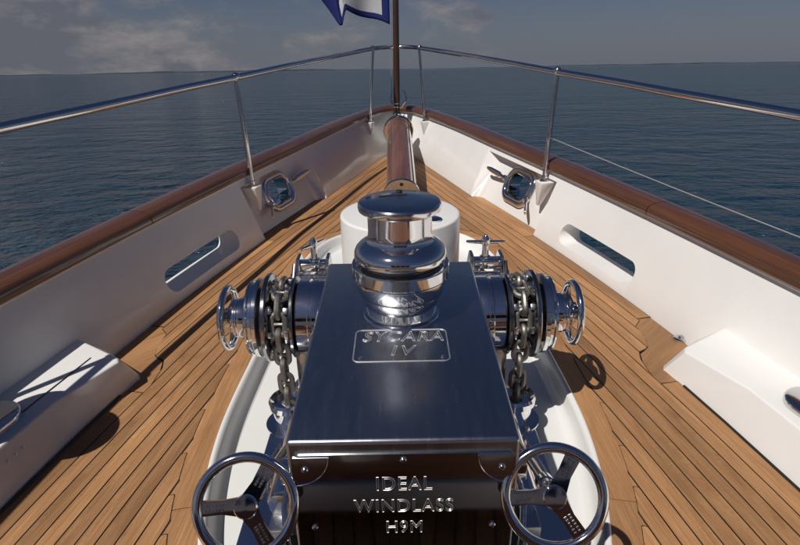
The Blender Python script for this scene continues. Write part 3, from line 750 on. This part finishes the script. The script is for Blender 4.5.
# handwheels
def wheel(parent, c, nrm, r, tube_r, spokes, hub_r, hub_h, flat_spoke, rot0=0.0, name='handwheel', text=False):
    nrm = Vector(nrm).normalized(); c = Vector(c); a, b_ = frame_for(nrm)
    bm = NB(); tube(bm, [c + (a * math.cos(t) + b_ * math.sin(t)) * r for t in np.linspace(0, 2 * math.pi, 64, endpoint=False)], tube_r, 14, closed=True)
    w = part(name, bm, 'chrome', parent)
    for k in range(spokes):
        t = rot0 + 2 * math.pi * k / spokes; d = a * math.cos(t) + b_ * math.sin(t); e = nrm.cross(d)
        bm = NB()
        if flat_spoke:
            w0, w1 = hub_r * .78, hub_r * .62; ring = []
            for (rr_, ww, zz) in ((hub_r * .6, w0, 0), (r * .5, w1 * .92, -.004), (r - tube_r * .4, w1 * 1.05, 0)):
                ring.append([bm.verts.new(c + d * rr_ + e * sx * ww + nrm * (zz + h)) for sx, h in ((-1, -.004), (1, -.004), (1, .004), (-1, .004))])
            loop_faces(bm, ring, True, True, True)
        else:
            tube(bm, [c + d * hub_r * .5 - nrm * .004, c + d * (r * .6) - nrm * .002, c + d * (r - tube_r * .3)], [.0105, .0085, .0095], 10)
        sp_ = part('spoke', bm, 'chrome' if not flat_spoke else 'steel_face', w)
        if text:
            bm = NB(); rnd = random.Random(k)
            for row in (-1, 1):
                for q_ in range(6):
                    cpos = c + d * (r * .48 + q_ * r * .068) + e * row * hub_r * .2 + nrm * .0042
                    rotm = Matrix((d, e, nrm)).transposed(); boxm(bm, cpos, (r * .04, hub_r * rnd.uniform(.14, .26), .0012), rotm)
            part('worn_stamping', bm, 'steel_satin', sp_)
    bm = NB(); lathe(bm, [(hub_r * .9, -.012), (hub_r, -.008), (hub_r, hub_h * .75), (hub_r * .9, hub_h), (hub_r * .3, hub_h + .0005)], c, nrm, 40); part('hub', bm, 'chrome', w, angle=24)
    bm = NB(); lathe(bm, [(hub_r * .8, -.003), (hub_r * .8, .0015), (hub_r * .1, .002)], c + nrm * hub_h, nrm, 32); part('hub_cap', bm, 'steel_face', w)
    return w
YA, ZA = 2.04, .42
for s in (1, -1):
    AX = (s, 0, 0); o0 = Vector((0, YA, ZA))
    def L_(prof_, name, mat='chrome', n=56, par=wl, ang=30):
        bm = NB(); lathe(bm, [(r_, h) for r_, h in prof_], o0, AX, n); return part(name, bm, mat, par, angle=ang)
    L_([(.10, .27), (.148, .285), (.152, .292), (.152, .345), (.146, .349), (.146, .353), (.152, .357), (.152, .398), (.146, .404), (.10, .405)], 'bearing_housing')
    L_([(.07, .40), (.160, .410), (.164, .413), (.164, .422), (.158, .428), (.12, .440), (.098, .452), (.09, .47), (.098, .488), (.12, .498), (.168, .508), (.1755, .511), (.1775, .515), (.1775, .526), (.174, .530), (.07, .531)], 'chain_wheel', 'chain_wheel_steel', ang=24)
    L_([(.118, .52), (.118, .56)], 'brake_lining', 'rubber')
    # whelps (pockets) on the chain wheel
    for k in range(10):
        t = 2 * math.pi * k / 10
        for hx in (.437, .503):
            bm = NB(); boxm(bm, o0 + Vector((s * hx, .128 * math.cos(t), .128 * math.sin(t))), (.022, .05, .026), Matrix.Rotation(t, 3, 'X'), bevel=.004)
            part('whelp', bm, 'steel_satin', wl)
    L_([(.07, .548), (.157, .549), (.1605, .552), (.1605, .566), (.157, .569), (.146, .570), (.143, .572), (.143, .584), (.148, .586), (.150, .589), (.150, .596), (.147, .599), (.07, .60)], 'brake_drum', ang=24)
    bm = NB()
    for k in range(8):
        t = 2 * math.pi * k / 8 + .2; bolt(bm, o0 + Vector((s * .5985, .115 * math.cos(t), .115 * math.sin(t))), AX, .009)
    part('drum_bolt', bm, 'chrome', wl, kind='stuff')
    L_([(.05, .59), (.079, .595), (.081, .60), (.081, .642), (.076, .648), (.076, .652), (.079, .655), (.079, .662), (.03, .668)], 'clutch_hub')
    L_([(.024, .66), (.024, .70)], 'spindle', n=24)
    wheel(wl, o0 + Vector((s * .692, 0, 0)), AX, .120, .0135, 3, .042, .014, True, rot0=R(25), name='handwheel')
    bm = NB(); boxm(bm, (s * .385, YA + .02, .13), (.08, .20, .44), bevel=.012); part('pedestal', bm, 'steel_satin', wl)
    # gearbox, brake spindle and the handwheel that faces aft
    bm = NB(); lathe(bm, [(.03, 0), (.055, .004), (.06, .012), (.06, .16), (.052, .165), (.052, .18), (.06, .185), (.06, .40), (.05, .41)], (s * .375, 1.36, .10), (0, 1, 0), 32); part('hydraulic_motor', bm, 'chrome', wl)
    bm = NB(); boxm(bm, (s * .36, 1.45, -.02), (.13, .32, .18), bevel=.01); part('motor_foot', bm, 'steel_satin', wl)
    hx = (.361 if s > 0 else -.379); hz = .452 if s > 0 else .443; hy = 1.035 if s > 0 else 1.03
    hub = Vector((hx, hy, hz)); nrm = Vector((-s * .08, -.86, .50)).normalized()
    wh = wheel(wl, hub, nrm, .1155, .0130, 3, .0285, .012, True, rot0=R(-5 if s > 0 else 2), name='brake_handwheel', text=True)
    far = Vector((s * .362, 1.62, .20))
    bm = NB(); tube(bm, [hub - nrm * .005, hub - nrm * .10, hub.lerp(far, .32), far], [.013, .013, .0115, .0115], 14); part('brake_rod', bm, 'chrome', wl)
    bm = NB(); lathe(bm, [(.020, 0), (.024, .004), (.024, .05), (.02, .055)], hub - nrm * .10, -nrm, 20); part('rod_coupling', bm, 'chrome', wl)
    bm = NB(); boxm(bm, (s * .325, 1.30, .30), (.07, .045, .07), bevel=.008); boxm(bm, (s * .325, 1.30, .12), (.04, .03, .42), bevel=.006); part('rod_bracket', bm, 'chrome', wl)
    bm = NB(); boxm(bm, (s * .412, 1.62, -.045), (.25, 1.02, .078), bevel=.008); part('side_bed', bm, 'chrome', wl)
    bm = NB(); boxm(bm, (s * .318, 1.42, .12), (.05, .5, .14), bevel=.012); part('valve_block', bm, 'dark_steel', wl)
    # pipes along the side
    for dz, dx in ((.22, .30), (.05, .315)):
        bm = NB(); tube(bm, [(s * dx, 1.12, WD + .05), (s * (dx + .02), 1.13, dz), (s * (dx + .035), 1.2, dz + .04), (s * (dx + .05), 1.55, dz + .04), (s * (dx + .03), 1.7, dz - .05)], .0095, 10); part('hydraulic_pipe', bm, 'chrome', wl)
    # spurling pipe the chain drops into
    bm = NB(); lathe(bm, [(.058, .10), (.058, .115), (.072, .125), (.08, .115), (.078, .09), (.066, .08), (.066, .01), (.10, .008), (.10, 0), (.055, 0)], (s * .462, YA - .122, WD + .076), (0, 0, 1), 40); part('spurling_pipe', bm, 'chrome', wl)
# ------------------------------------------------------------------ chains
def link_mesh():
    bm = NB(); L2, r_, wr = .038, .0245, .0115
    pts = [Vector((x, y, 0)) for x, y in stadium(L2, r_, 8)]
    tube(bm, pts, wr, 8, closed=True)
    tube(bm, [(0, -r_, 0), (0, -.007, 0), (0, .007, 0), (0, r_, 0)], [.0095, .007, .007, .0095], 8)
    return mesh_of('chain_link', bm, 'chain_zinc')
LINK = link_mesh(); PITCH = .0665
def chain(s, label):
    X_ = s * .467; rc = .130; root = thing('anchor_chain', (X_, YA, ZA), label, 'chain', 'anchor chains of the windlass')
    P = [Vector((X_ * 1.02, 3.62, -.04)), Vector((X_, 3.3, .10)), Vector((X_ * .99, 3.02, .175)), Vector((X_ * .985, 2.85, .215))]
    dense = []
    for a, c in zip(P[:-1], P[1:]): dense += [a.lerp(c, t) for t in np.linspace(0, 1, 30, endpoint=False)]
    # tangent on to the wheel from forward, over the top, down the after side
    end = P[-1]; ang0 = R(56)
    st = Vector((X_, YA + rc * math.cos(ang0), ZA + rc * math.sin(ang0)))
    for t in np.linspace(0, 1, 60, endpoint=False):
        p = end.lerp(st, t); p.z -= .018 * math.sin(math.pi * t); dense.append(p)
    for t in np.linspace(ang0, math.pi, 80, endpoint=False): dense.append(Vector((X_, YA + rc * math.cos(t), ZA + rc * math.sin(t))))
    for t in np.linspace(0, 1, 60): dense.append(Vector((X_ - s * .006 * math.sin(3 * t), YA - rc + .006 * t, ZA - t * .55)))
    d = 0; nxt = 0; k = 0
    for a, c in zip(dense[:-1], dense[1:]):
        seg = (c - a).length
        while nxt <= d + seg and seg > 0:
            p = a.lerp(c, (nxt - d) / seg); tdir = (c - a).normalized()
            side = Vector((1, 0, 0)); nn = tdir.cross(side).normalized()
            yv, zv = (side, nn) if k % 2 == 0 else (nn, -side)
            tw = random.uniform(-.16, .16); yv, zv = yv * math.cos(tw) + zv * math.sin(tw), zv * math.cos(tw) - yv * math.sin(tw)
            mt = Matrix((tdir, yv, tdir.cross(yv))).transposed().to_4x4()
            o = bpy.data.objects.new('chain_link', LINK); mt.translation = p - Vector(root.location)
            o.matrix_local = mt; put(o, root); nxt += PITCH; k += 1
        d += seg
chain(-1, 'grey stud-link anchor chain over the chain wheel on the left side of the windlass')
chain(1, 'grey stud-link anchor chain over the chain wheel on the right side of the windlass')
# ------------------------------------------------------------------ chain stoppers
def stopper(s, label, hrot):
    X_ = s * .462; Y0 = 2.80; root = thing('chain_stopper', (X_, Y0, WD), label, 'chain stopper', 'chain stoppers ahead of the windlass')
    bm = NB(); boxm(bm, (X_, Y0 + .05, WD + .02), (.24, .42, .04), bevel=.008); part('base_plate', bm, 'steel_satin', root)
    bm = NB(); boxm(bm, (X_, Y0 + .05, WD + .12), (.10, .30, .17), bevel=.012); part('pedestal', bm, 'steel_satin', root)
    for sx in (-1, 1):
        bm = NB(); prism(bm, [(-.16, 0), (.18, 0), (.15, .30), (.06, .42), (-.04, .42), (-.09, .30)], -.009, .009, Matrix.Translation((X_ + sx * .078, Y0 + .02, WD + .03)) @ Matrix.Rotation(R(90), 4, 'Z') @ Matrix.Rotation(R(90), 4, 'X'))
        bmesh.ops.bevel(bm, geom=list(bm.edges), offset=.003, segments=2, affect='EDGES'); part('cheek', bm, 'chrome', root)
    bm = NB(); boxm(bm, (X_, Y0 + .02, .315), (.175, .075, .052), bevel=.012, seg=3); part('crossbar', bm, 'chrome', root)
    bm = NB(); lathe(bm, [(.018, -.12), (.026, -.115), (.026, -.09), (.02, -.085), (.02, .085), (.026, .09), (.026, .115), (.018, .12)], (X_, Y0 - .03, .265), (1, 0, 0), 20); part('hinge_pin', bm, 'chrome', root)
    bm = NB(); tube(bm, [(X_ + s * .097, Y0 + .0, .33), (X_ + s * .103, Y0 - .10, .22), (X_ + s * .108, Y0 - .26, .05)], [.013, .012, .010], 10); part('lever', bm, 'dark_steel', root)
    bm = NB(); boxm(bm, (X_, Y0 - .06, .235), (.05, .10, .03), Matrix.Rotation(R(-25), 3, 'X'), bevel=.006); part('pawl', bm, 'steel_satin', root)
    bm = NB(); lathe(bm, [(.028, 0), (.028, .012), (.019, .016), (.016, .075), (.022, .08), (.024, .10), (.020, .115), (.008, .13)], (X_ - s * .005, Y0 + .03, .338), (0, 0, 1), 20); sc_ = part('screw', bm, 'chrome', root)
    d = Vector((math.cos(hrot), math.sin(hrot), 0)); c = Vector((X_ - s * .005, Y0 + .03, .428)); 
    bm = NB(); tube(bm, [c - d * .105 + Vector((0, 0, .012)), c - d * .09 + Vector((0, 0, .010)), c, c + d * .09 - Vector((0, 0, .004)), c + d * .105 - Vector((0, 0, .004))], [.006, .0085, .0115, .0085, .006], 12); part('tommy_bar', bm, 'chrome', sc_)
stopper(-1, 'polished chain stopper with tee screw, left of the white drum', R(62))
stopper(1, 'polished chain stopper with tee screw, right of the white drum', R(8))
# ------------------------------------------------------------------ fairleads in the recesses
def fairlead(s, label):
    yc, hc = 4.64, .225; P = lambda a, b_, o: bul(yc + a, hc + b_, s, o)
    c0 = P(0, 0, .08); root = thing('hawse_fairlead', tuple(c0), label, 'fairlead', 'hawse fairleads in the bulwarks')
    bm = NB(); rg = []
    for grow, o in ((-.012, .19), (-.012, .09), (-.006, .060), (.008, .046), (.028, .048), (.042, .064), (.042, .084)):
        rg.append([bm.verts.new(P(a, b_, o)) for a, b_ in rrect(.36 + 2 * grow, .215 + 2 * grow, .09 + grow, 8)])
    loop_faces(bm, rg, True); part('ring', bm, 'chrome', root, angle=60)
    bm = NB(); tube(bm, [P(a, b_, .052) for a, b_ in rrect(.34, .195, .083, 8)], .009, 10, closed=True); part('inner_lip', bm, 'chrome', root)
    for (a0, b0, a1, b1) in ((.205, .02, .46, .06), (-.20, -.055, -.36, -.11)):
        bm = NB(); p0, p1 = P(a0, b0, .045), P(a1, b1, -.025)
        up = Vector((0, 0, 1)); d = (p1 - p0).normalized(); n = d.cross(up).normalized(); rg = []
        for t, hw, th in ((0, .016, .02), (.22, .015, .018), (.3, .030, .014), (.75, .026, .012), (.95, .018, .009), (1.0, .008, .005)):
            c = p0.lerp(p1, t); rg.append([bm.verts.new(c + up * hw * math.cos(q_) + n * th * math.sin(q_)) for q_ in np.linspace(0, 2 * math.pi, 14, endpoint=False)])
        loop_faces(bm, rg, True, True, True); hn = part('horn', bm, 'chrome', root, angle=50)
        bm = NB(); lathe(bm, [(.021, 0), (.026, .004), (.026, .022), (.021, .026)], p0 - d * .004, d, 20); part('horn_collar', bm, 'chrome', hn)
fairlead(-1, 'polished oval hawse fairlead with horns in the shaded left bulwark')
fairlead(1, 'polished oval hawse fairlead with horns in the sunlit right bulwark')
# ------------------------------------------------------------------ mooring lockers and bitts
LZ = .155
def locker(s, label):
    root = thing('deck_locker', (s * 1.6, 1.5, 0), label, 'locker', 'white plinths against the bulwarks')
    A, B, A2, B2 = (1.215, 2.265), (1.56, 2.56), (1.235, 2.165), (1.66, 2.43)
    lo = [(B[0], B[1], -.01), (A[0] + .02, A[1] + .018, -.01), (A[0] + .004, A[1] - .015, -.01)]; hi = [(B2[0], B2[1], LZ + .008), (A2[0] + .03, A2[1] + .018, LZ), (A2[0] + .012, A2[1] - .02, LZ)]
    for y in (1.9, 1.5, 1.0, .4, -.4, -1.4, -2.6):
        d_ = .006 if y > 1.5 else 0
        x1, y1 = deckpt(y, LOCK_O + .0, 1); x2, y2 = deckpt(y, LOCK_O - .065, 1); lo.append((x1, y1, -.01)); hi.append((x2, y2, LZ))
    xo, yo = deckpt(-2.6, -.08, 1); lo.append((xo, yo, -.01)); hi.append((xo + .03, yo, LZ + .008))
    bm = NB(); lv = [bm.verts.new((s * x, y, z)) for x, y, z in lo]; hv = [bm.verts.new((s * x, y, z)) for x, y, z in hi]
    loop_faces(bm, [lv, hv], True, True, True); bmesh.ops.recalc_face_normals(bm, faces=bm.faces)
    bmesh.ops.bevel(bm, geom=[e for e in bm.edges if all(v in hv for v in e.verts) and e.calc_face_angle(0) > .3], offset=.008, segments=3, affect='EDGES', profile=.5)
    part('body', bm, 'white_paint', root, angle=42)
    # thin moulded seam on the top
    if s < 0:
      bm = NB(); tube(bm, [(*deckpt(y, .115, s), LZ + .0045) for y in (2.2, 1.9, 1.5, 1.0, .3)], .0022, 6); part('seam', bm, 'rubber', root)
    bm = NB(); tube(bm, [(*deckpt(y, LOCK_O + .004, s), .002) for y in (2.16, 1.9, 1.5, 1.0, .3, -.5, -1.5)], .006, 6); part('sealant', bm, 'caulk', root)
    for k in range(3 if s < 0 else 0):
        bm = NB(); bolt(bm, (*deckpt(1.62 + k * .035, LOCK_O - .04, s), LZ - .05), (-s, 0, .3), .004); part('screw', bm, 'chrome', root)
    return root
locker(-1, 'white plinth with shadow stripes at the foot of the left bulwark')
locker(1, 'bright white plinth at the foot of the right bulwark')
def bitts(s, label):
    c = Vector((s * 1.585, 1.545, LZ + .012)); root = thing('mooring_bollard', tuple(c), label, 'bollard', 'mooring bollards on the white plinths')
    ang = R(s * 11.5); rot = Matrix.Rotation(ang, 4, 'Z'); tf = Matrix.Translation(c) @ rot
    bm = NB(); ol = stadium(.40, .105, 14); ol = [(y, x) for x, y in ol][::-1]; rg = []
    for sc_, z in ((1.0, -.02), (1.0, .006), (.97, .014), (.90, .018)):
        rg.append([bm.verts.new(tf @ Vector((x * sc_, y * (1 - (1 - sc_) * .4), z))) for x, y in ol])
    loop_faces(bm, rg, True, True, True); part('base_plate', bm, 'chrome', root, angle=50)
    for dy in (.03,):
        bm = NB(); lathe(bm, [(.12, .016), (.10, .03), (.085, .06), (.080, .32), (.095, .37), (.142, .40), (.152, .418), (.142, .436), (.08, .452), (.01, .455)], tf @ Vector((0, dy, 0)), (0, 0, 1), 36); part('post', bm, 'chrome', root, angle=40)
    bm = NB(); tube(bm, [tf @ Vector((0, -.27, .17)), tf @ Vector((0, .24, .17))], .018, 14); part('norman_pin', bm, 'chrome', root)
bitts(-1, 'polished mooring bollard with cross pin on the left white plinth'); bitts(1, 'polished mooring bollard with cross pin on the right white plinth')
# small deck fitting at the corner of the right plinth
fx, fy = 1.425, 2.515
pf = thing('deck_fitting', (fx, fy, 0), 'small steel drain fitting set in teak at corner of right plinth', 'fitting')
bm = NB(); lathe(bm, [(.036, -.002), (.036, .006), (.030, .010), (.0, .0105)], (fx, fy, 0), (0, 0, 1), 28); part('flange', bm, 'chrome', pf)
bm = NB(); lathe(bm, [(.016, .009), (.016, .016), (.012, .02)], (fx, fy, 0), (0, 0, 1), 6); part('plug', bm, 'steel_satin', pf)
# ------------------------------------------------------------------ seat locker the camera looks over (mirrored in the front plate)
bn = thing('bench_locker', (0, .3, 0), 'dark varnished bench locker on a white plinth behind the windlass', 'bench')
bm = NB(); boxm(bm, (0, .30, .155), (1.3, .98, .11), bevel=.006); part('plinth', bm, 'white_paint', bn)
bm = NB(); boxm(bm, (0, .22, .055), (1.1, .80, .10)); part('toe_kick', bm, 'rubber', bn)
bm = NB(); boxm(bm, (0, .29, .36), (1.3, .98, .29), bevel=.012)
uvl = bm.loops.layers.uv.new('UVMap')
for f in bm.faces:
    for lp in f.loops: lp[uvl].uv = (lp.vert.co.x, lp.vert.co.z)
part('chest', bm, 'bench_wood', bn)
# ------------------------------------------------------------------ deckhouse behind the camera (seen only in the polished steel)
dh = thing('deckhouse', (0, -2.4, 0), 'white deckhouse front with dark windows standing behind the bench', 'deckhouse')
bm = NB(); boxm(bm, (0, -3.0, 1.3), (3.5, 1.2, 2.62), bevel=.05); part('wall', bm, 'white_paint', dh)
for k in range(4):
    x = -1.2 + .8 * k
    bm = NB(); prism(bm, rrect(.68, .82, .08), 0, .03, Matrix.Translation((x, -2.392, 1.85)) @ Matrix.Rotation(R(90), 4, 'X')); wn = part('window', bm, 'chrome', dh)
    bm = NB(); prism(bm, rrect(.62, .76, .07), 0, .006, Matrix.Translation((x, -2.365, 1.85)) @ Matrix.Rotation(R(-90), 4, 'X')); part('pane', bm, 'glass_dark', wn)
bm = NB(); boxm(bm, (0, -2.9, 2.68), (3.7, 1.6, .12), bevel=.03); part('roof', bm, 'white_paint', dh)
# ------------------------------------------------------------------ the ship rides bow-up on the sea
for o in SHIP:
    o.matrix_world = RT @ Matrix.Translation(o.location)
